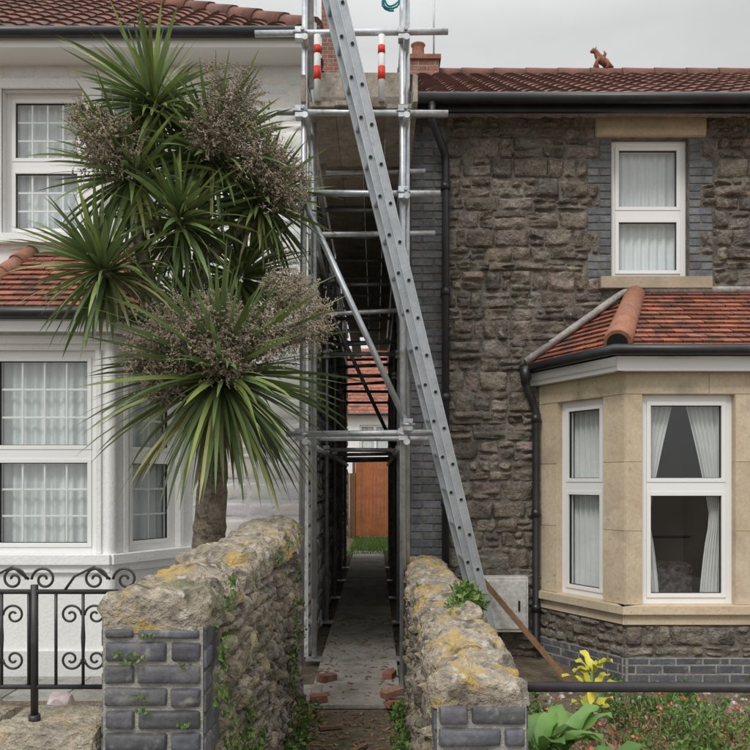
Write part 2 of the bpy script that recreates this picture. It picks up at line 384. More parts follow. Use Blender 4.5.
for p,q in((B,T1),(C,T2)):
    p=V3(p);q=V3(q)
    for i in range(5):
        a=p.lerp(q,i/5);b=p.lerp(q,(i+1.08)/5); ptube(mb,[a+ZV*.01,b+ZV*.0],[.085,.075],'terra',12,t1(.15))
ptube(mb,[A,B,C,D],.03,'white',6)
mb.build('bay_roof',wh)
mb=MB()
ptube(mb,[V3(A)+V3((0,-.03,-.0)),V3(B)+V3((-.03,-.05,-.0)),V3(C)+V3((.03,-.05,-.0)),V3(D)+V3((.03,-.03,-.0))],.048,'black',12)
for i,(p,q) in enumerate(((A,B),(B,C),(C,D))):
    f,w=seg(p[0],p[1],q[0],q[1],ez-.14); box(mb,f,.02,w-.02,0,.1,-.06,-.02,'upvc')
mb.quad([(A[0],A[1],ez-.06),(B[0],B[1],ez-.06),(C[0],C[1],ez-.06),(D[0],D[1],ez-.06)],'upvc')
mb.build('bay_gutter',wh)
mb=MB(); e0=5.64
A=(-7,6.85,e0);B=(-.55,6.85,e0)
dd=4.2; T2=(-.55-dd,6.85+dd,e0+.75*dd); T1=(-7,6.85+dd,e0+.75*dd)
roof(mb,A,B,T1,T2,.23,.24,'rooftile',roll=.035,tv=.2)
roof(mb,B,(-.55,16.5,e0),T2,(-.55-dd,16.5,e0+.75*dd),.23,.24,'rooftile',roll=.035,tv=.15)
p=V3(B);q=V3(T2)
for i in range(14):
    a=p.lerp(q,i/14);b=p.lerp(q,(i+1.1)/14); ptube(mb,[a+ZV*.03,b+ZV*.02],[.10,.09],'rooftile',12,t1(.15))
mb.build('roof',wh)
mb=MB()
ptube(mb,[(-7,6.81,e0-.02),(-.5,6.81,e0-.02)],.048,'black',12)
abox(mb,-7,-.52,6.86,6.90,e0-.13,e0-.03,'upvc'); abox(mb,-7,-.56,6.9,HY,e0-.12,e0-.09,'upvc')
mb.build('gutter',wh)
mb=MB()
for f,w in (seg(-1.0,14,-.56,14,5),seg(-.56,14,-.56,14.8,5)):
    slab(mb,f,w,5.6,.05,[],'pmortar'); bricks(mb,f,w,5.6,'redbrick')
mb.build('chimney_stack',wh)

# ================================================================= STONE HOUSE
sh=empty('stone_house')
RX=.34; X1=6.5
F,W=seg(RX,HY,X1,HY,G); Ht=5.05-G
ur=lambda x:x-RX
mb=MB()
win=(ur(2.27),ur(3.01),zz(3.49),zz(4.83)); win2=(ur(4.6),ur(5.34),zz(3.49),zz(4.83))
bayc=(ur(1.60),ur(4.73),0,zz(2.6))
slab(mb,F,W,Ht,.25,[win,win2,bayc],'mortar')
holes=[win,win2,(bayc[0],bayc[1],0,zz(2.62)),(0,.33,0,Ht)]
for w_ in(win,win2):
    holes+= [(w_[0]-.16,w_[1]+.17,w_[3],w_[3]+.30),(w_[0]-.10,w_[1]+.17,w_[2]-.12,w_[2])]
    v=w_[2];i=0
    while v<w_[3]-.01:
        hgt=min(.225,w_[3]-v); ex=.12 if i%2 else .235
        holes+=[(w_[0]-ex,w_[0],v,v+hgt),(w_[1],w_[1]+ex,v,v+hgt)]
        f1=F.sh(w_[0]-ex,v,.004); bricks(mb,f1,ex,hgt,'greybrick',bw=.235,start=i)
        f1=F.sh(w_[1],v,.004); bricks(mb,f1,ex,hgt,'greybrick',bw=.235,start=i)
        v+=hgt;i+=1
rubble(mb,F,W,Ht,'stone',holes,hr=(.09,.20),wr=(.10,.34),d=.024,rough=.042,gap=.006,tv=.34,e=.016,jit=.016,nn=5,sm=True,sp=.5)
bricks(mb,F,.33,Ht,'greybrick',d=.012,tv=.2)
for w_ in(win,win2):
    stone(mb,F,w_[0]-.16,w_[1]+.17,w_[3]+.01,w_[3]+.205,.03,.01,'bath',(1,1,1),.004,0,6,3)
    box(mb,F,w_[0]-.12,w_[1]+.20,w_[2]-.11,w_[2]-.001,-.1,.07,'bath',(.7,.7,.7))
mb.build('front_wall',sh)
mb=MB()
Fa,Wa=seg(RX,17,RX,HY+.002,G); slab(mb,Fa,Wa,Ht,.25,[],'mortar'); rubble(mb,Fa,Wa,Ht,'stone',[(Wa-.34,Wa,0,Ht)],hr=(.1,.2),wr=(.2,.5),d=.025,tv=.25)
bricks(mb,Fa.sh(Wa-.34,0,0),.34,Ht,'greybrick',d=.012)
for a,b in(((X1,HY),(X1,17)),((X1,17),(RX,17))):
    f,w=seg(*a,*b,G); slab(mb,f,w,Ht,.25,[],'mortar')
mb.build('side_walls',sh)
for w_ in(win,win2): window(sh,F.sh(w_[0],w_[2],0),w_[1]-w_[0],w_[3]-w_[2],'upper_window',transom=(w_[3]-w_[2])*.47,back=.07,rd=.4)
bx=[(1.58,HY),(2.10,6.3),(4.21,6.3),(4.73,HY)]
fr=[seg(*bx[i],*bx[i+1],G) for i in range(3)]
mb=MB(); wz0,wz1=.50,2.27
def tied(cloth,w,h):
    def r(v):
        t=v/h
        if t>.38: return .12+.22*((t-.38)/.62)**1.3
        return .12+.09*(1-t/.38)**.6
    cloth(lambda v:.005,lambda v:r(v),.018,.05,-.12,'drape'); cloth(lambda v:w-r(v)*1.05,lambda v:w-.005,.018,.05,-.12,'drape')
def pair(cloth,w,h):
    cloth(lambda v:.005,lambda v:w-.005,.02,.06,-.12,'drape')
for i,(f,w) in enumerate(fr):
    wins=[(.24,w-.24)] if i!=1 else [(.145,.925),(w-.925,w-.145)]
    slab(mb,f,w,zz(2.55),.16,[(a,b,zz(wz0),zz(wz1)) for a,b in wins],'bath')
    box(mb,f,-.03,w+.03,0,zz(.06),-.1,.02,'pmortar'); bricks(mb,f.sh(-.03,0,.02),w+.06,zz(.06),'bluebrick')
    box(mb,f,-.005,w+.005,zz(.06),zz(.34),-.1,.004,'mortar'); rubble(mb,f.sh(0,zz(.062),.004),w,.275,'stone',hr=(.08,.15),wr=(.12,.3),d=.018,rough=.03,nn=4)
    box(mb,f,-.03,w+.03,zz(.34),zz(.43),-.1,.03,'bath',t1(.1)); box(mb,f,-.045,w+.045,zz(.432),zz(.499),-.1,.075,'bath',t1(.1))
    zs=[.5,1.12,1.7,2.27]
    solid=[0]+[x for ab in wins for x in ab]+[w]
    for s_ in range(0,len(solid),2):
        p,q=solid[s_],solid[s_+1]
        for j in range(3):
            stone(mb,f,p+.001,q-.001,zz(zs[j])+.0015,zz(zs[j+1])-.0015,.008,.003,'bath',t1(.06,.02),0,0,1,1,False)
    nl=2 if i!=1 else 3
    for j in range(nl): stone(mb,f,w*j/nl+.001,w*(j+1)/nl-.001,zz(2.272),zz(2.45),.010,.003,'bath',t1(.05),0,0,1,1,False)
    for a,b in wins:
        window(sh,f.sh(a,zz(wz0),0),b-a,wz1-wz0,'bay_window',transom=(wz1-wz0)*.56,back=.06,rd=1.0 if i==1 else .16,curt='drape',curtfn=tied if i==1 else pair)
mb.build('bay_walls',sh)
mb=MB()
box(mb,Fr((2.3,7.0,.35),(1,0,0)),0,.68,0,.42,-.3,0,'sofa'); mb.build('sofa_back',sh,.05)
mb=MB(); ez=2.62
A=(1.44,HY,ez);B=(1.97,6.13,ez);C=(4.34,6.13,ez);D=(4.87,HY,ez);T1=(2.50,HY,3.34);T2=(3.81,HY,3.34)
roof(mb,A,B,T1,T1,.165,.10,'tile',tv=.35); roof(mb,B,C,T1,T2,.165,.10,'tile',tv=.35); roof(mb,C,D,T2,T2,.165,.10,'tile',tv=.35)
for p,q in((B,T1),(C,T2)):
    p=V3(p)+ZV*.02;q=V3(q)+ZV*.0; d=q-p
    ptube(mb,[p+d*.06,p+d*.10,p+d*.40,p+d*.96],[.112,.118,.108,.095],'terra',20,t1(.05))
    ptube(mb,[p+d*.052,p+d*.056],[.085,.085],'hole',16)
ptube(mb,[V3(A)+V3((0,-.03,.06)),V3(T1)+V3((-.06,-.03,.05))],.035,'lead',8); ptube(mb,[V3(T2)+V3((.06,-.03,.05)),V3(D)+V3((0,-.03,.06))],.035,'lead',8)
ptube(mb,[V3(T1)+V3((0,-.02,.03)),V3(T2)+V3((0,-.02,.03))],.035,'lead',8)
mb.build('bay_roof',sh)
mb=MB()
gp=[V3(A)+V3((-.03,-.02,-.01)),V3(B)+V3((-.03,-.05,-.01)),V3(C)+V3((.03,-.05,-.01)),V3(D)+V3((.03,-.02,-.01))]
ptube(mb,gp,.045,'black',12)
for p,q in((A,B),(B,C),(C,D)):
    f,w=seg(p[0],p[1],q[0],q[1],ez-.17); box(mb,f,.02,w-.02,0,.12,-.10,-.04,'upvc')
mb.quad([(A[0],A[1],ez-.13),(B[0],B[1]+.05,ez-.13),(C[0],C[1]+.05,ez-.13),(D[0],D[1],ez-.13)],'upvc')
ptube(mb,[(1.42,7.08,2.60),(1.42,7.08,2.47),(1.50,7.12,2.30),(1.53,7.13,2.2),(1.53,7.13,.05),(1.53,7.06,-.05)],.036,'black',12)
for z in(2.1,1.2,.3): ptube(mb,[(1.53,7.13,z),(1.53,7.13,z+.07)],.046,'black',12)
ptube(mb,[(1.42,7.08,2.45),(1.42,7.08,2.62)],[.04,.06],'black',12)
mb.build('bay_gutter',sh)
mb=MB(); e0=5.04; rz=6.98
A=(.28,6.88,e0);B=(6.8,6.88,e0);T1=(.28,10.1,rz);T2=(6.8,10.1,rz)
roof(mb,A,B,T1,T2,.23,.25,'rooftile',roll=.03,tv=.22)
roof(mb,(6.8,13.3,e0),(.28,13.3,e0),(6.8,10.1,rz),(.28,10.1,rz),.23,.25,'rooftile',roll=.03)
for i in range(15):
    x=.3+i*.43; ptube(mb,[(x,10.1,rz),(x+.45,10.1,rz)],[.11,.10],'rooftile',12,t1(.2))
for i in range(11):
    a=V3(A).lerp(V3(T1),i/11);b=V3(A).lerp(V3(T1),(i+1)/11); ptube(mb,[a+ZV*.0,b],.05,'lead',8)
mb.quad([(.30,6.95,5.0),(.30,13.2,5.0),(.30,10.1,rz-.05)],'stone')
mb.build('roof',sh)
mb=MB()
ptube(mb,[(.25,6.83,e0-.01),(6.8,6.83,e0-.01)],.05,'black',12)
abox(mb,.27,6.8,6.90,6.94,e0-.10,e0-.03,'black'); abox(mb,.3,6.8,6.94,HY,e0-.02,e0-.0,'lead')
ptube(mb,[(.52,6.83,e0-.05),(.52,6.85,e0-.2),(.66,7.10,e0-.4),(.67,7.12,e0-.5),(.67,7.12,.0)],.036,'black',12)
for z in(4.3,3.3,2.3,1.3,.4): ptube(mb,[(.67,7.12,z),(.67,7.12,z+.07)],.046,'black',12)
mb.build('gutter',sh)
mb=MB()
for f,w in(seg(.46,9.9,.84,9.9,6.2),seg(.46,10.4,.46,9.9,6.2),seg(.84,9.9,.84,10.4,6.2)):
    slab(mb,f,w,.9,.03,[],'pmortar'); bricks(mb,f,w,.9,'redbrick')
abox(mb,.43,.87,9.87,10.43,7.10,7.16,'redbrick'); 
ptube(mb,[(.58,10.1,7.16),(.58,10.1,7.2),(.58,10.1,7.38),(.58,10.1,7.40)],[.1,.085,.08,.1],'terra',14)
ptube(mb,[(.80,10.2,7.0),(.80,10.2,8.7)],.012,'steel',6)
mb.build('chimney_stack',sh)
mb=MB(); y=10.1
fc=(.75,.7,.65)
def fp(x,dy,z): return (3.04+(x-3.05)*.68,y+dy*.8,rz+.08+(z-7.06)*.68)
q_=.72
ptube(mb,[fp(3.30,0,7.12),fp(3.22,0,7.17),fp(3.14,0,7.22),fp(3.05,0,7.28),fp(2.99,0,7.36),fp(2.95,0,7.44),fp(2.90,0,7.46),fp(2.85,0,7.43)],[x*q_ for x in(.02,.045,.075,.08,.06,.045,.05,.022)],'terra',10,fc)
for s in(-1,1):
    ptube(mb,[fp(3.0,s*.05,7.28),fp(2.95,s*.06,7.2),fp(2.97,s*.06,7.06)],[.028,.02,.022],'terra',8,fc)
    ptube(mb,[fp(3.14,s*.05,7.22),fp(3.18,s*.07,7.15),fp(3.14,s*.07,7.06)],[.036,.025,.022],'terra',8,fc)
ptube(mb,[fp(2.93,0,7.46),fp(2.96,-.02,7.53)],[.015,.003],'terra',6,fc)
ptube(mb,[fp(3.08,0,7.28),fp(3.14,0,7.40),fp(3.11,0,7.46)],[.036,.02,.004],'terra',6,fc)
mb.build('roof_finial',sh)
mb=MB(); f=Fr((.98,7.14,.12),(1,0,0))
box(mb,f,0,.46,0,.52,-.05,.10,'boxw'); box(mb,f,.02,.44,.03,.49,.10,.115,'boxw'); box(mb,f,.36,.38,.2,.3,.115,.13,'hole')
mb.build('meter_box',sh,.008)

# ================================================================= SCAFFOLD
sc=empty('scaffolding')
mb=MB(); r=.0242
def tube(a,b,k='steel'): ptube(mb,[a,b],r,k,12,t1(.15,.02))
def coup(p):
    f=Fr(V3(p),(1,0,0)); c=t1(.25)
    box(mb,f,-.036,.036,-.045,.045,-.034,.045,'steel',c); ptube(mb,[V3(p)+V3((-.05,-.04,.0)),V3(p)+V3((.055,-.04,.0))],.012,'steel',6,(.7,.7,.7))
    ptube(mb,[V3(p)+V3((.02,-.065,.02)),V3(p)+V3((.02,-.02,.02))],.014,'steel',6,(.7,.7,.7))
rows=[5.8,6.9,8.7,10.5,12.3,14.1]
for i,y in enumerate(rows):
    xl,xr=(-.575,.215) if i==0 else (-.56,.27)
    tp=7.0 if i<2 else 5.6
    for x in(xl,xr):
        tube((x,y,-.08),(x+R.uniform(-.01,.01)+(.04 if x<0 and i==0 else 0),y,tp))
        abox(mb,x-.075,x+.075,y-.075,y+.075,-.1,-.09,'steel')
    for z in((1.9,3.75,4.37,4.97) if i==0 else (1.93,3.79,4.36) if i==1 else (1.9,3.0,3.8,4.36)):
        if i==0:
            a={4.97:(-.92,.56),4.37:(-.75,.56),3.75:(-.47,.50),1.9:(-.68,.56)}[z]
        elif i==1: a={1.93:(-.62,.62),3.79:(-.6,.55),4.36:(-.45,.46)}[z]
        else: a=(-.6,.31)
        yy=y-.05
        tube((a[0],yy,z),(a[1],yy,z+R.uniform(-.02,.02)))
        for x in(xl,xr): coup((x,yy+.02,z))
for x in(-.53,.24):
    for z in(1.84,3.70,4.31,4.90,5.4):
        tube((x,5.66,z),(x,14.5 if z<4.4 else 7.6,z))
for y in(7.8,9.6,11.4,13.2): tube((-.6,y,4.36),(.31,y,4.36))
for y in(7.5,9.2,11.,13.): tube((-.6,y,3.2),(.31,y,3.25))
tube((-.56,5.70,3.72),(.27,5.72,1.92)); coup((.25,5.72,1.97)); coup((-.55,5.70,3.68))
tube((-.56,8.7,3.6),(.27,10.5,2.0))
tube((-.5,5.84,4.60),(-.5,5.84,6.8)); tube((.25,5.9,.0),(.25,5.9,6.6))
tube((-.49,6.0,.6),(-.49,6.0,5.2))
mb.build('tubes_and_couplers',sc)
mb=MB()
for j in range(4):
    x0=-.50+j*.195; y=5.70+R.uniform(0,.06)
    while y<14.5:
        l=R.choice([2.4,3.0,3.9]); c=t1(.25,.06)
        dz=R.uniform(0,.003)
        abox(mb,x0+.0008,x0+.1942,y,y+l-.004,4.40+dz,4.438+dz,'board',c); y+=l
for x in(-.55,.31): abox(mb,x-.02,x+.018,5.75,9.4,4.45,4.66,'board',t1())
abox(mb,-.48,.28,6.1,6.14,4.45,4.67,'board',t1())
abox(mb,-.50,.26,6.9,6.94,4.7,5.3,'board',t1())
abox(mb,-.72,-.42,5.6,6.05,G+.03,-.1,'board'); abox(mb,.08,.36,5.62,6.0,G+.03,-.1,'board')
mb.build('boards',sc,.004)
mb=MB()
for x,y in((-.44,5.72),(.05,5.72)):
    ptube(mb,[(x,y,4.44),(x,y,4.94)],.026,'whiteband',12)
    ptube(mb,[(x,y,4.60),(x,y,4.70)],.028,'redband',12)
    ptube(mb,[(x,y,4.80),(x,y,4.86)],.028,'redband',12)
mb.build('banded_sleeves',sc)
mb=MB(); pts=[]
for i in range(40):
    a=i*.45; pts.append((.12+.06*math.cos(a)+.01*math.sin(i),5.68+.002*i,5.22+.07*math.sin(a)))
ptube(mb,pts,.007,'rope',6); mb.build('rope_coil',sc)

# ================================================================= LADDER
mb=MB()
Bp=V3((1.075,5.92,-.13)); Tp=V3((-.20,5.27,4.92)); d=(Tp-Bp).normalized(); L=(Tp-Bp).length
RW=.30
rung=(V3((-.08,1,0))-d*d.dot(V3((-.08,1,0)))).normalized()
nrm=d.cross(rung).normalized()
lf=Fr(Bp,nrm,d,-rung)
for (off,s,e,wd,hh) in((0,0,L*1.16,.0,.062),(.066,.35,L*1.25,.02,.050)):
    for n0 in(-RW+wd,0-wd):
        box(mb,lf,off,off+hh,s,e,n0-.026,n0,'alu',t1(.05,.01))
        box(mb,lf,off-.002,off+.006,s,e,n0-.026,n0+.004,'alu',(1.15,)*3); box(mb,lf,off+hh-.006,off+hh+.002,s,e,n0-.026,n0+.004,'alu',(1.15,)*3)
    v=s+.2
    while v<e-.05:
        c0=lf.p(off+hh/2,v,-RW); c1=lf.p(off+hh/2,v,.004-wd)
        ptube(mb,[c0,c1],.016,'alu',10)
        ptube(mb,[lf.p(off+hh/2,v,-wd),lf.p(off+hh/2,v,.008-wd)],.0125,'hole',10)
        v+=.28
for n0 in(-RW,0): box(mb,lf,-.01,.075,-.03,.09,n0-.035,n0+.01,'rubber')
box(mb,lf,.008,.05,.11,.25,0,.009,'orange'); box(mb,lf,.008,.05,.26,.33,0,.009,'whiteband')
mb.build('extension_ladder')

# ================================================================= GARDEN WALLS
def coping(mb,p0,p1,w,h,z0,z1,nj,ov=.02):
    p0=V3((*p0,z0));p1=V3((*p1,z1)); L=(p1-p0).length; U=(p1-p0).normalized(); S=U.cross(ZV).normalized()
    n=int(L/.013); m=34; b=len(mb.v); js=[L*(i+R.uniform(-.3,.3))/nj for i in range(1,nj)]; offs=[R.uniform(-.035,.025) for _ in range(nj+1)]
    for i in range(n+1):
        l=L*i/n; base=p0+U*l
        end=min(1,(l/.06)**.5 if l<.06 else 1)
        end=min(end,(max(0,L-l)/.06)**.5 if L-l<.06 else 1)
        for q in range(m+1):
            a=math.pi*q/m; ca=math.cos(a); sa=max(0.,math.sin(a))
            lw=l+.05*noise.noise(V3((ca*2,l*3,sa*2)))
            gr=1.
            for j in js: gr=min(gr,abs(lw-j)/.028)
            k=sum(1 for j in js if lw>j)
            x=math.copysign(abs(ca)**.75,ca)*(w/2+ov); z=sa**.65*h*(1+offs[k]*3)
            pt=base+S*x+ZV*z
            dn=.04*noise.noise(pt*5+V3((k*3,0,0)))+.026*noise.noise(pt*13)+.014*noise.noise(pt*33)+.006*noise.noise(pt*70)-(.032*(1-min(gr,1)))+offs[k]*.4
            dirv=(S*ca+ZV*sa)
            pt=base+S*x*(.9+.1*end)+ZV*z*(.75+.25*end)+dirv*dn
            if sa<.02: pt.z=base.z-.02
            mb.v.append(tuple(pt))
    for i in range(n):
        for q in range(m):
            a=b+i*(m+1)+q; mb.face((a,a+m+1,a+m+2,a+1),'coping',(1,1,1),True)
    mb.face([b+q for q in range(m+1)],'coping'); mb.face([b+n*(m+1)+q for q in range(m,-1,-1)],'coping')
def leaf(mb,p,d,up,l,w,k,c):
    d=d.normalized(); s=d.cross(up)
    if s.length<.01: s=V3((1,0,0))
    s.normalize(); nn=s.cross(d)
    mb.quad([p,p+d*l*.45+s*w/2+nn*l*.08,p+d*l,p+d*l*.45-s*w/2+nn*l*.08],k,c)
def rv(): 
    while 1:
        v=V3((R.uniform(-1,1),R.uniform(-1,1),R.uniform(-1,1)))
        if .1<v.length<1: return v.normalized()
def clump(mb,c,rad,n,size,k,asp=.6):
    for _ in range(n):
        q=rv()*R.random()**.4; q.z=abs(q.z) 
        p=V3(c)+V3((q.x*rad[0],q.y*rad[1],q.z*rad[2])); s=size*R.uniform(.6,1.3)
        leaf(mb,p,(rv()+V3((0,0,.6))),rv(),s,s*asp,k,t1(.4,.1))
def gwall(name,nl,nr,fl,fr_,y0,y1,z0,z1,nj,ch):
    e=empty(name); mb=MB()
    sR,wR=seg(nr,y0,fr_,y1,G); sL,wL=seg(fl,y1,nl,y0,G); sF,wF=seg(nl,y0,nr,y0,G); sB,wB=seg(fr_,y1,fl,y1,G)
    H=z0-G
    for f,w in((sR,wR),(sL,wL),(sF,wF),(sB,wB)):
        slab(mb,f,w,H,.01,[],'mortar' if f is not sF else 'pmortar')
    top=[V3((nl,y0,z0)),V3((nr,y0,z0)),V3((fr_,y1,z0)),V3((fl,y1,z0))]; mb.quad(top,'mortar')
    v=0;i=0
    holR=[];holL=[]
    while v<H:
        ex=.23 if i%2 else .11
        holR.append((0,ex,v,v+.15)); holL.append((wL-ex,wL,v,v+.15))
        bricks(mb,sR.sh(0,v,0),ex,min(.15,H-v),'bluebrick',bw=.23,d=.012,start=i); bricks(mb,sL.sh(wL-ex,v,0),ex,min(.15,H-v),'bluebrick',bw=.23,d=.012,start=i)
        v+=.15;i+=1
    rubble(mb,sR,wR,H,'gwstone',holR,hr=(.07,.17),wr=(.08,.27),d=.028,rough=.045,gap=.006,jit=.014,tv=.3,nn=5,e=.012,sp=.5)
    rubble(mb,sL,wL,H,'gwstone',holL,hr=(.07,.16),wr=(.1,.3),d=.03,rough=.04,gap=.01,jit=.015,tv=.3)
    rubble(mb,sB,wB,H,'gwstone',hr=(.07,.16),wr=(.1,.3),d=.02)
    r=0;v=0
    while v<H-.02:
        u=-(.1125 if r%2 else 0)
        while u<wF-.005:
            a=max(u,0);b=min(u+.225,wF)
            if b-a>.03: stone(mb,sF,a+.005,b-.005,v+.005,min(v+.077,H)-.005,R.uniform(.010,.018),.007,'bluebrick',t1(.25,.05),.006,.003,5,3,True)
            u+=.225
        v+=.077;r+=1
    mb.build('masonry',e)
    mb=MB(); coping(mb,((nl+nr)/2,y0-.005),((fl+fr_)/2,y1),abs(nr-nl),ch,z0,z1,nj); mb.build('coping',e)
    return e,sR,wR,H
e,sR,wR,H=gwall('garden_wall',-.925,-.585,-.86,-.545,2.55,5.25,1.05,1.13,8,.135)
e2,sR2,wR2,H2=gwall('garden_wall',.215,.525,.275,.56,2.6,6.4,.775,.79,12,.12)
mb=MB()
for _ in range(11000):
    u=R.uniform(.02,wR);v=R.uniform(0,H+.14)
    t=noise.noise(V3((u*2.1,v*1.6,3.3)))+.45*noise.noise(V3((u*7,v*7,1)))
    thr=.28-.25*(v<.25)
    if u<.28: thr-=.05
    if t<thr: continue
    p=sR.p(u,v,R.uniform(.02,.06)); s=R.uniform(.016,.034)
    leaf(mb,p,sR.U*R.uniform(-1,1)+ZV*R.uniform(-1,.6)+sR.N*.4,sR.N+rv()*.5,s,s*.8,'ivy',t1(.35,.1))
for i in range(9):
    x=R.uniform(-.92,-.6); z=R.uniform(.55,1.03); clump(mb,(x,2.52,z),(.025,.01,.02),12,.018,'ivy')
mb.build('ivy')
mb=MB()
for i in range(26):
    y=R.uniform(2.8,5.4); clump(mb,(-.49+R.uniform(-.03,.06),y,G),(.07,.1,R.uniform(.08,.25)),80,.035,'ivy')
for i in range(20):
    y=R.uniform(2.9,5.6); clump(mb,(.17+R.uniform(-.03,.03),y,G),(.06,.1,R.uniform(.08,.3)),70,.035,'ivy')
clump(mb,(.50,4.05,.84),(.10,.16,.16),340,.045,'ivy'); clump(mb,(.42,3.9,.88),(.06,.1,.05),80,.03,'ivy')
clump(mb,(.56,3.5,.7),(.04,.2,.1),90,.03,'ivy')
mb.build('weeds')

# ================================================================= GROUND
mb=MB(); mb.quad([(-300,-300,G),(300,-300,G),(300,300,G),(-300,300,G)],'soil'); mb.build('ground')
mb=MB()
y=5.55
while y<17:
    l=.6; abox(mb,-.50,.20,y,y+l-.012,G+.004,G+.04+R.uniform(-.004,.004),'concrete',t1(.12)); y+=l
mb.build('alley_path',None,.006)
mb=MB(); 
yy=-1.2
while yy<2.3:
    for i in range(-8,9): abox(mb,i*.6,i*.6+.59,yy,yy+.59,G+.004,G+.03,'pave',t1(.1))
    yy+=.6
mb.build('pavement')
mb=MB(); x=-4.2
while x<-1.1:
    y=2.9
    while y<6.3:
        abox(mb,x,x+.44,y,y+.44,G+.004,G+.03+R.uniform(0,.004),'pave',t1(.15)); y+=.45
    x+=.45
mb.build('yard_paving')
mb=MB()
mb.quad([(-.63,17,G+.012),(.5,17,G+.012),(.5,22,G+.012),(-.63,22,G+.012)],'grass')
for _ in range(2500):
    p=V3((R.uniform(-.6,.4),R.uniform(16.8,21.9),G+.01)); leaf(mb,p,ZV+rv()*.4,rv(),R.uniform(.05,.12),.012,'ivy',t1(.3))
mb.build('grass')
mb=MB()
def loose(x,y,z,a,tilt=0,k='redbrick',sz=(.215,.10,.065)):
    U=V3((math.cos(a),math.sin(a),tilt)).normalized(); S=V3((-math.sin(a),math.cos(a),0)); f=Fr((x,y,z),U,S,U.cross(S))
    box(mb,f,-sz[0]/2,sz[0]/2,-sz[1]/2,sz[1]/2,0,sz[2],k,t1(.3,.1))
for (x,y,z,a) in((-.62,5.45,G,.2),(-.60,5.5,G+.07,.5),(-.47,5.35,G,1.2),(-.42,5.62,G+.04,.1),(-.40,6.2,G+.04,.7),(.14,5.5,G+.03,.3),(.13,5.55,G+.1,.6),(.12,6.3,G+.04,1.2)):
    loose(x,y,z,a,R.uniform(-.2,.2),'redbrick' if R.random()<.6 else 'gwstone',(R.uniform(.1,.2),.09,.055))
mb.build('loose_bricks',None,.006)
mb=MB()
for _ in range(1100):
    x=R.uniform(-.5,.24);y=R.uniform(2.4,9) if R.random()<.5 else R.uniform(2.6,5.5)
    if abs(x+.14)<.2 and R.random()<.5: continue
    loose(x,y,G+(.041 if y>5.55 else .003),R.uniform(0,3),R.uniform(-.2,.2),'debris',(R.uniform(.01,.06),R.uniform(.006,.02),R.uniform(.003,.01)))
for (x,y,a,l) in((-.3,3.9,.4,.25),(-.22,4.4,.25,.3),(.0,4.0,-.5,.22),(-.3,5.1,.3,.16),(-.1,4.7,1.,.15)):
    loose(x,y,G+.01,a,0,'debris',(l,.04,.02))
mb.build('path_litter')

mb=MB()
x=-3.
while x<3:
    if not(-.55<x<.30): abox(mb,x,x+.14,22,22.02,G,1.75+R.uniform(-.01,.01),'wood',t1(.2))
    x+=.15
mb.build('garden_fence')
mb=MB()
x=-.56
while x<.36: abox(mb,x,x+.108,21.9,21.93,G+.06,2.1,'gatewood',t1(.12)); x+=.1095
for z in(.3,1.0,1.8): abox(mb,-.56,.4,21.93,21.97,z,z+.1,'gatewood')
for x in(-.66,.41): abox(mb,x,x+.09,21.88,21.98,G,2.2,'wood')
mb.build('garden_gate',None,.004)
bh=empty('background_house')
mb=MB(); f,w=seg(-5,34,5,34,G); hh=[(4.3,5.7,3.0,4.2),(6.5,7.7,3.0,4.2),(4.3,5.7,.9,2.2)]
slab(mb,f,w,4.7,.2,hh,'white')
f2,w2=seg(5,34,5,42,G); slab(mb,f2,w2,4.7,.2,[],'white'); f2,w2=seg(-5,42,-5,34,G); slab(mb,f2,w2,4.7,.2,[],'white')
mb.build('walls',bh)
for a in hh: window(bh,f.sh(a[0],a[2]),a[1]-a[0],a[3]-a[2],'window',transom=.7,mull=(.7,),rd=.4)
mb=MB(); roof(mb,(-5.3,33.7,4.5),(5.3,33.7,4.5),(-5.3,38,8.2),(5.3,38,8.2),.23,.3,'tile',tv=.25)
ptube(mb,[(-5.3,33.6,4.5),(5.3,33.6,4.5)],.06,'black',8); mb.build('roof',bh)
# ================================================================= RAILINGS
rl=empty('iron_railing'); mb=MB(); Y=2.72
def ir(a,b,r=.008): ptube(mb,[a,b],r,'iron',8)
xe=-.93; xs=-2.6
ptube(mb,[(xs,Y,1.145),(xe,Y,1.145)],.009,'iron',8); ptube(mb,[(xs,Y,.80),(xe,Y,.80)],.009,'iron',8)
def spiral(cx,cz,r0,turn,a0,sgn,n=26):
    pts=[]
    for i in range(n+1):
        t=i/n; a=a0+sgn*turn*t*2*math.pi; rr=r0*(1-.82*t); pts.append((cx+rr*math.cos(a),Y,cz+rr*math.sin(a)))
    return pts
x=xe-.03;i=0
while x>xs:
    ir((x,Y,.80),(x,Y,1.145),.006)
    if i%3==1:
        for s in(-1,1):
            c=x+s*.045; ptube(mb,spiral(c,1.06,.04,1.4,math.pi if s>0 else 0,-s),.0045,'iron',6)
            ptube(mb,spiral(c,.90,.04,1.4,math.pi if s>0 else 0,s),.0045,'iron',6)
            ptube(mb,[(x,Y,1.06),(x+s*.004,Y,.98),(x,Y,.9)],.0045,'iron',6)
    if i%3==0:
        for s in(-1,1): ptube(mb,spiral(x+s*.055,1.19,.045,1.5,math.pi if s>0 else 0,-s),.005,'iron',6)
        ptube(mb,[(x-.165,Y,1.15),(x-.13,Y,1.20),(x-.06,Y,1.235),(x,Y,1.19)],.005,'iron',6)
    x-=.0985;i+=1
for x in(-1.235,-2.2): ptube(mb,[(x,Y,.68),(x,Y,1.17)],.014,'iron',8); ptube(mb,[(x,Y,.67),(x,Y,.70)],.022,'iron',8)
mb.build('railing_bars',rl)
lw=empty('low_front_wall'); mb=MB()
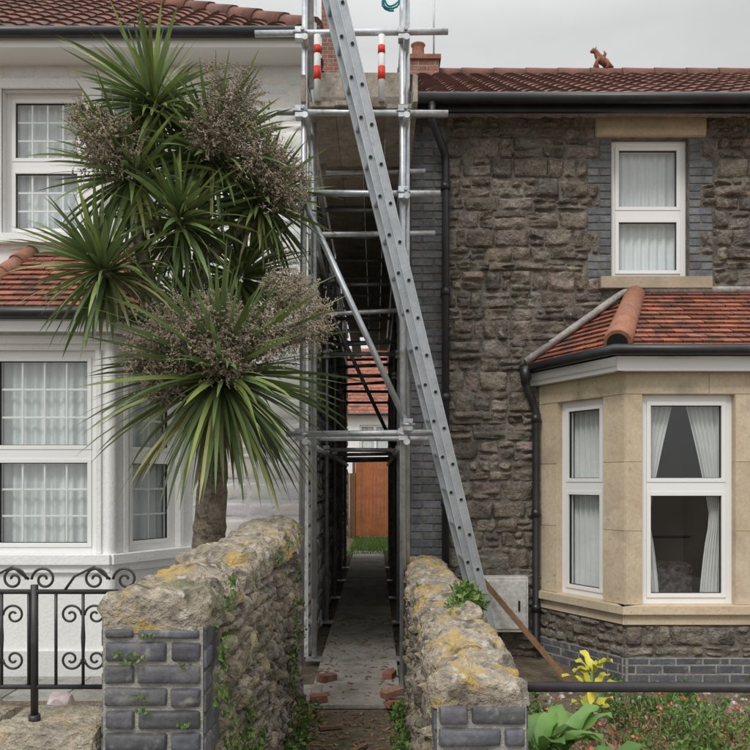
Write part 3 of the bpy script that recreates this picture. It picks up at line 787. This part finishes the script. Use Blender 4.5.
f,w=seg(-3,2.62,-.94,2.62,G); slab(mb,f,w,.78,.3,[],'mortar'); rubble(mb,f,w,.75,'gwstone',hr=(.08,.16),d=.03,rough=.03)
x=-3.
while x<-.97:
    l=min(.55,-.95-x); stone(mb,Fr((x,2.55,.63),(1,0,0),(0,1,0),(0,0,1)),.003,l-.003,0,.38,.05,.015,'gwstone',(1.35,1.35,1.32),.015,.004,8,6); x+=l
mb.build('masonry',lw)
mb=MB()
ptube(mb,[(.50,2.72,.80),(4.2,2.72,.79)],.019,'iron',12)
for x in(1.9,3.4): ptube(mb,[(x,2.72,G),(x,2.72,.8)],.02,'iron',10)
mb.build('metal_rail')
mb=MB()
def plank(a,b,w,t,k):
    a=V3(a);b=V3(b);d=(b-a); S=d.cross(V3((0,1,0))).normalized(); f=Fr(a,S,d.normalized()); box(mb,f,-w/2,w/2,0,d.length,-t/2,t/2,k,t1(.1))
plank((1.62,6.1,G),(1.0,6.95,.62),.05,.03,'wood')
mb.build('timber_plank')

# ================================================================= CABBAGE PALM
cp=empty('cabbage_palm'); S=136.4; CY=5.5
def c(u,v,y=CY): return V3(((u-375)/S,y,1.55+(480-v)/S))
mb=MB()
def limb(pts,rs):
    P=[];Q=[]
    for i in range(len(pts)-1):
        for t in range(10):
            f=t/10; p0=pts[max(i-1,0)];p1=pts[i];p2=pts[i+1];p3=pts[min(i+2,len(pts)-1)]
            q=.5*((2*p1)+(p2-p0)*f+(2*p0-5*p1+4*p2-p3)*f*f+(3*p1-p0-3*p2+p3)*f**3)
            P.append(q); Q.append((rs[i]*(1-f)+rs[i+1]*f)*(1+.14*noise.noise(q*14)+.05*math.sin(q.z*90)))
    P.append(pts[-1]);Q.append(rs[-1]); ptube(mb,P,Q,'bark',18)
base=V3((-1.24,5.5,G-.03))
limb([base,c(208,600),c(209,540),c(213,470),c(212,400),c(205,340),c(200,280),c(204,215),c(214,165)],[.20,.135,.12,.105,.085,.07,.06,.055,.05])
limb([c(212,430),c(185,370,5.45),c(163,320,5.4),c(152,275,5.35),c(143,215,5.35),c(155,120,5.4)],[.08,.065,.058,.052,.045,.04])
limb([c(160,315,5.4),c(140,295,5.3),c(112,282,5.2)],[.05,.045,.04])
limb([c(203,260),c(225,235,5.6),c(255,200,5.65)],[.055,.05,.04])
limb([c(212,420),c(228,395,5.35),c(230,375,5.25)],[.08,.07,.05])
limb([c(202,300),c(215,290,5.6),c(232,275,5.7)],[.05,.04,.04])
mb.build('trunk',cp)
mb=MB()
def sword(p,d,l,w,droop,col):
    n=6; b=len(mb.v); d=d.normalized(); pos=V3(p); st=l/n
    s=d.cross(ZV)
    if s.length<.05: s=V3((R.uniform(-1,1),R.uniform(-1,1),0))
    s.normalize()
    tw=R.uniform(-.9,.9); bend=V3((R.uniform(-.15,.15),R.uniform(-.15,.15),0))
    for i in range(n+1):
        t=i/n; ww=w*(.6+1.1*t if t<.35 else .985*(1-(t-.35)/.65)**.6)+.001
        up=s.cross(d).normalized(); ss=(s*math.cos(tw)+up*math.sin(tw))
        mb.v.append(tuple(pos-ss*ww/2+up*ww*.15)); mb.v.append(tuple(pos)); mb.v.append(tuple(pos+ss*ww/2+up*ww*.15))
        d=(d+(V3((0,0,-1))*droop*(.4+1.2*t)+bend)/n).normalized(); pos=pos+d*st
        s=(s-d*s.dot(d)).normalized()
    for i in range(n):
        a=b+i*3
        mb.face((a,a+1,a+4,a+3),'leafc',col,True); mb.face((a+1,a+2,a+5,a+4),'leafc',col,True)
def head(cc,ax,L,n,maxpol=2.2,wd=.036):
    ax=V3(ax).normalized(); a1=ax.orthogonal().normalized(); a2=ax.cross(a1)
    for i in range(n):
        t=(i+.5)/n; pol=maxpol*t**.62+R.uniform(-.15,.15); az=i*2.39996+R.uniform(-.3,.3)
        d=ax*math.cos(pol)+(a1*math.cos(az)+a2*math.sin(az))*math.sin(pol)
        l=L*R.uniform(.65,1.15)*(1 if t<.8 else .9)*(.75 if t<.08 else 1)
        dr=R.uniform(.1,.6)+.9*max(0,t-.35)
        k=R.uniform(.55,1.4)*(1.15-.35*t)
        col=(k*1.,k,k*.95) 
        if t>.80 and R.random()<.5: col=(2.1*k,1.45*k,1.5*k)
        elif R.random()<.25: col=(1.35*k,1.2*k,.9*k)
        sword(V3(cc)-ax*.12*t+d*.03,d,l,wd*R.uniform(.8,1.2),dr,col)
head(c(228,375,5.25),(.1,-.25,1),.98,330,2.5,.040)
head(c(112,276,5.2),(-.55,-.3,.65),.60,190,2.3)
head(c(155,105,5.4),(-.35,-.1,1),.60,200,2.2)
head(c(212,150,5.5),(.0,-.3,1),.66,200,2.3)
head(c(262,190,5.65),(.45,-.1,.8),.58,180,2.3)
head(c(132,180,5.35),(-.6,-.3,.6),.62,170,2.3)
head(c(185,225,5.3),(-.1,-.5,.7),.56,160,2.4)
head(c(238,262,5.75),(.4,-.1,.8),.60,170,2.3)
head(c(205,120,5.8),(.2,.3,1),.55,110,2.2)
head(c(180,300,5.55),(-.2,-.2,.8),.5,120,2.5)
mb.build('leaf_heads',cp)
mb=MB()
def bead(p,s,col):
    b=len(mb.v); 
    for q in((1,0,-.6),(-.5,.87,-.6),(-.5,-.87,-.6),(0,0,1)): mb.v.append((p.x+q[0]*s,p.y+q[1]*s,p.z+q[2]*s))
    mb.face((b,b+1,b+3),'panicle',col);mb.face((b+1,b+2,b+3),'panicle',col);mb.face((b+2,b,b+3),'panicle',col);mb.face((b+2,b+1,b),'panicle',col)
def twig(a,b_,w,col):
    d=(b_-a); s=d.cross(rv()).normalized()*w; mb.quad([a-s,a+s,b_+s*.5,b_-s*.5],'panicle',col)
def pan(cc,rad,n=95,src=None):
    cc=V3(cc)
    if src is not None: ptube(mb,[V3(src),(V3(src)+cc)/2+V3((0,0,-.03)),cc],[.014,.011,.008],'panicle',6)
    for i in range(n):
        d=rv(); d=(d+V3((0,0,-.15))).normalized(); l=rad*R.uniform(.5,1.15); k=R.uniform(.6,1.35); col=(k,k*.97,k*.92)
        p0=cc+d*l*.15; p1=cc+d*l+V3((0,0,-.1*l)); twig(p0,p1,.0025,col)
        for j in range(5):
            t=R.uniform(.35,1); q0=p0.lerp(p1,t); q1=q0+(rv()+d*.8).normalized()*rad*.28
            twig(q0,q1,.0016,col)
            for m in range(4): bead(q0.lerp(q1,R.uniform(.2,1.05))+rv()*.006,R.uniform(.005,.0085),col)
for (u,v,y,rd) in((125,165,5.1,.25),(108,140,5.2,.16),(238,112,5.3,.27),(222,150,5.2,.2),(262,165,5.35,.26),(290,190,5.4,.2),(200,345,5.05,.32),(170,360,5.05,.22),(232,335,5.0,.25),(305,325,5.2,.27),(275,345,5.1,.22),(290,295,5.3,.18),(240,365,4.98,.2),(180,385,5.05,.18)):
    pan(c(u,v,y),rd,int(80+rd*190),c(u*.6+205*.4,v+20 if v>250 else v*.8+200*.2,5.45))
mb.build('flower_panicles',cp)

# ================================================================= FRONT GARDEN PLANTS
def broad(mb,cc,n,l,w,k,up=.9):
    for i in range(n):
        az=i*2.4+R.uniform(-.3,.3); d=V3((math.cos(az),math.sin(az),R.uniform(.5,1.6)*up)).normalized()
        s=d.cross(ZV).normalized(); b=len(mb.v); ns=7; pos=V3(cc); L=l*R.uniform(.7,1.15); col=t1(.3,.08)
        for j in range(ns+1):
            t=j/ns; ww=w*(.12 if t<.25 else max(0,math.sin(math.pi*min(1,(t-.2)/.82)))**.7)+.002; upv=s.cross(d).normalized()
            rp=.012*math.sin(t*14+i)
            mb.v.append(tuple(pos-s*ww/2+upv*(ww*.2+rp))); mb.v.append(tuple(pos)); mb.v.append(tuple(pos+s*ww/2+upv*(ww*.2-rp)))
            d=(d+V3((0,0,-1))*.22).normalized() if t>.3 else d; pos=pos+d*L/ns; s=(s-d*s.dot(d)).normalized()
        for j in range(ns):
            a=b+j*3; mb.face((a,a+1,a+4,a+3),k,col,True); mb.face((a+1,a+2,a+5,a+4),k,col,True)
mb=MB()
for (x,y,z,n,l) in((.66,3.05,.42,12,.26),(.80,3.2,.38,12,.26),(.74,2.9,.32,11,.24),(.92,3.1,.26,10,.26),(.75,3.1,.2,10,.3),(1.0,3.3,.2,10,.24)): broad(mb,(x,y,z),n,l,.085,'hosta')
for x,y in((.66,3.05),(.8,3.2),(.74,2.9),(.92,3.1),(1.0,3.3)): ptube(mb,[(x,y,G),(x,y,.40)],.012,'hosta',6)
mb.build('broad_leaf_plant')
mb=MB()
for (x,y,z,n,l) in((1.42,4.9,.16,8,.22),(1.45,5.0,.26,7,.18),(1.38,4.8,.06,7,.2)): broad(mb,(x,y,z),n,l,.055,'yleaf')
ptube(mb,[(1.42,4.9,G),(1.43,4.95,.28)],.01,'hosta',6)
mb.build('yellow_leaf_plant')
mb=MB()
for i in range(18): clump(mb,(R.uniform(1.2,2.4),R.uniform(4.0,5.0),G),(.16,.16,R.uniform(.1,.25)),240,.03,'heather',.4)
for i in range(44): clump(mb,(R.uniform(1.6,3.2),R.uniform(4.2,5.9),G),(.12,.12,R.uniform(.08,.28)),130,.05,'hosta' if i%2 else 'ivy',.35)
for i in range(22): clump(mb,(R.uniform(.65,1.3),R.uniform(3.3,5.6),G),(.12,.12,R.uniform(.1,.3)),130,.05,'ivy',.4)
for i in range(12):
    x=R.uniform(1.15,2.2);y=R.uniform(3.5,4.2); h=R.uniform(.3,.5)
    clump(mb,(x,y,G),(.13,.13,h),260,.045,'ivy' if i%3 else 'heather',.5)
for i in range(60):
    x=R.uniform(1.1,2.8);y=R.uniform(3.6,5.2); z=G+R.uniform(.18,.42)*(1 if y<4.3 else .6)
    clump(mb,(x,y,z),(.02,.02,.02),9,.022,'petal',.7); ptube(mb,[(x,y,G),(x,y,z)],.003,'ivy',4)
mb.build('garden_plants')
mb=MB()
for _ in range(900):
    x=R.uniform(.6,3.6);y=R.uniform(3,6.1); s=R.uniform(.008,.03)
    f=Fr((x,y,G),(1,0,0),(0,1,0),(0,0,1)); stone(mb,f,-s,s,-s*.8,s*.8,s,s*.6,'pebble',t1(.4,.08),0,s*.2,1,1)
for _ in range(14):
    x=R.uniform(-2.6,-1.2);y=R.uniform(2.95,3.6); s=R.uniform(.05,.11)
    stone(mb,Fr((x,y,.45),(1,0,0),(0,1,0),(0,0,1)),-s,s,-s,s,s*1.2,s*.5,'pebble',t1(.3,.1),.02,s*.2,3,3)
abox(mb,-2.8,-1.05,2.92,3.7,G,.46,'soil')
mb.build('pebbles')

# ================================================================= LIGHT, SKY, CAMERA
w=bpy.data.worlds.new('World'); bpy.context.scene.world=w; w.use_nodes=True; nt=w.node_tree
bg=nt.nodes['Background']; sk=nt.nodes.new('ShaderNodeTexSky'); sk.sky_type='NISHITA'; sk.sun_disc=False
el,az=math.radians(48),math.radians(205)
sk.sun_elevation=el; sk.sun_rotation=az
hs=nt.nodes.new('ShaderNodeHueSaturation'); hs.inputs['Saturation'].default_value=.10
nt.links.new(sk.outputs[0],hs.inputs['Color'])
tc=nt.nodes.new('ShaderNodeTexCoord'); mp=nt.nodes.new('ShaderNodeMapping'); mp.inputs['Scale'].default_value=(1,1,3)
nz=nt.nodes.new('ShaderNodeTexNoise'); nz.inputs['Scale'].default_value=2.2; nz.inputs['Detail'].default_value=4
cr=nt.nodes.new('ShaderNodeMapRange'); cr.inputs[1].default_value=.3; cr.inputs[2].default_value=.7; cr.inputs[3].default_value=5.0; cr.inputs[4].default_value=6.8
sx=nt.nodes.new('ShaderNodeSeparateXYZ'); gr=nt.nodes.new('ShaderNodeMapRange'); gr.inputs[1].default_value=.50; gr.inputs[2].default_value=1.; gr.inputs[3].default_value=1.; gr.inputs[4].default_value=3.2
mu=nt.nodes.new('ShaderNodeMath'); mu.operation='MULTIPLY'
cc=nt.nodes.new('ShaderNodeCombineColor'); mx=nt.nodes.new('ShaderNodeMix'); mx.data_type='RGBA'; mx.inputs[0].default_value=.8
L=nt.links.new
L(tc.outputs['Generated'],mp.inputs[0]);L(mp.outputs[0],nz.inputs['Vector']);L(nz.outputs['Fac'],cr.inputs[0])
L(tc.outputs['Generated'],sx.inputs[0]);L(sx.outputs['Z'],gr.inputs[0]);L(cr.outputs[0],mu.inputs[0]);L(gr.outputs[0],mu.inputs[1])
for i in range(3): L(mu.outputs[0],cc.inputs[i])
L(hs.outputs[0],mx.inputs[6]);L(cc.outputs[0],mx.inputs[7]);L(mx.outputs[2],bg.inputs['Color'])
bg.inputs['Strength'].default_value=.13
sl=bpy.data.lights.new('sun','SUN'); sl.energy=1.5; sl.angle=math.radians(16); sl.color=(1,.97,.93)
so=bpy.data.objects.new('sun',sl); bpy.context.scene.collection.objects.link(so)
dirn=V3((math.sin(az)*math.cos(el),math.cos(az)*math.cos(el),math.sin(el)))
so.rotation_euler=dirn.to_track_quat('Z','Y').to_euler()
cam=bpy.data.cameras.new('camera'); co=bpy.data.objects.new('camera',cam); bpy.context.scene.collection.objects.link(co)
co.location=(0,0,1.55); co.rotation_euler=(math.radians(90),0,0); cam.lens=36; cam.sensor_width=36; cam.shift_y=.14; cam.clip_end=1000; cam.clip_start=.05
bpy.context.scene.camera=co
vs=bpy.context.scene.view_settings; vs.view_transform='Standard'; vs.look='None'; vs.exposure=0
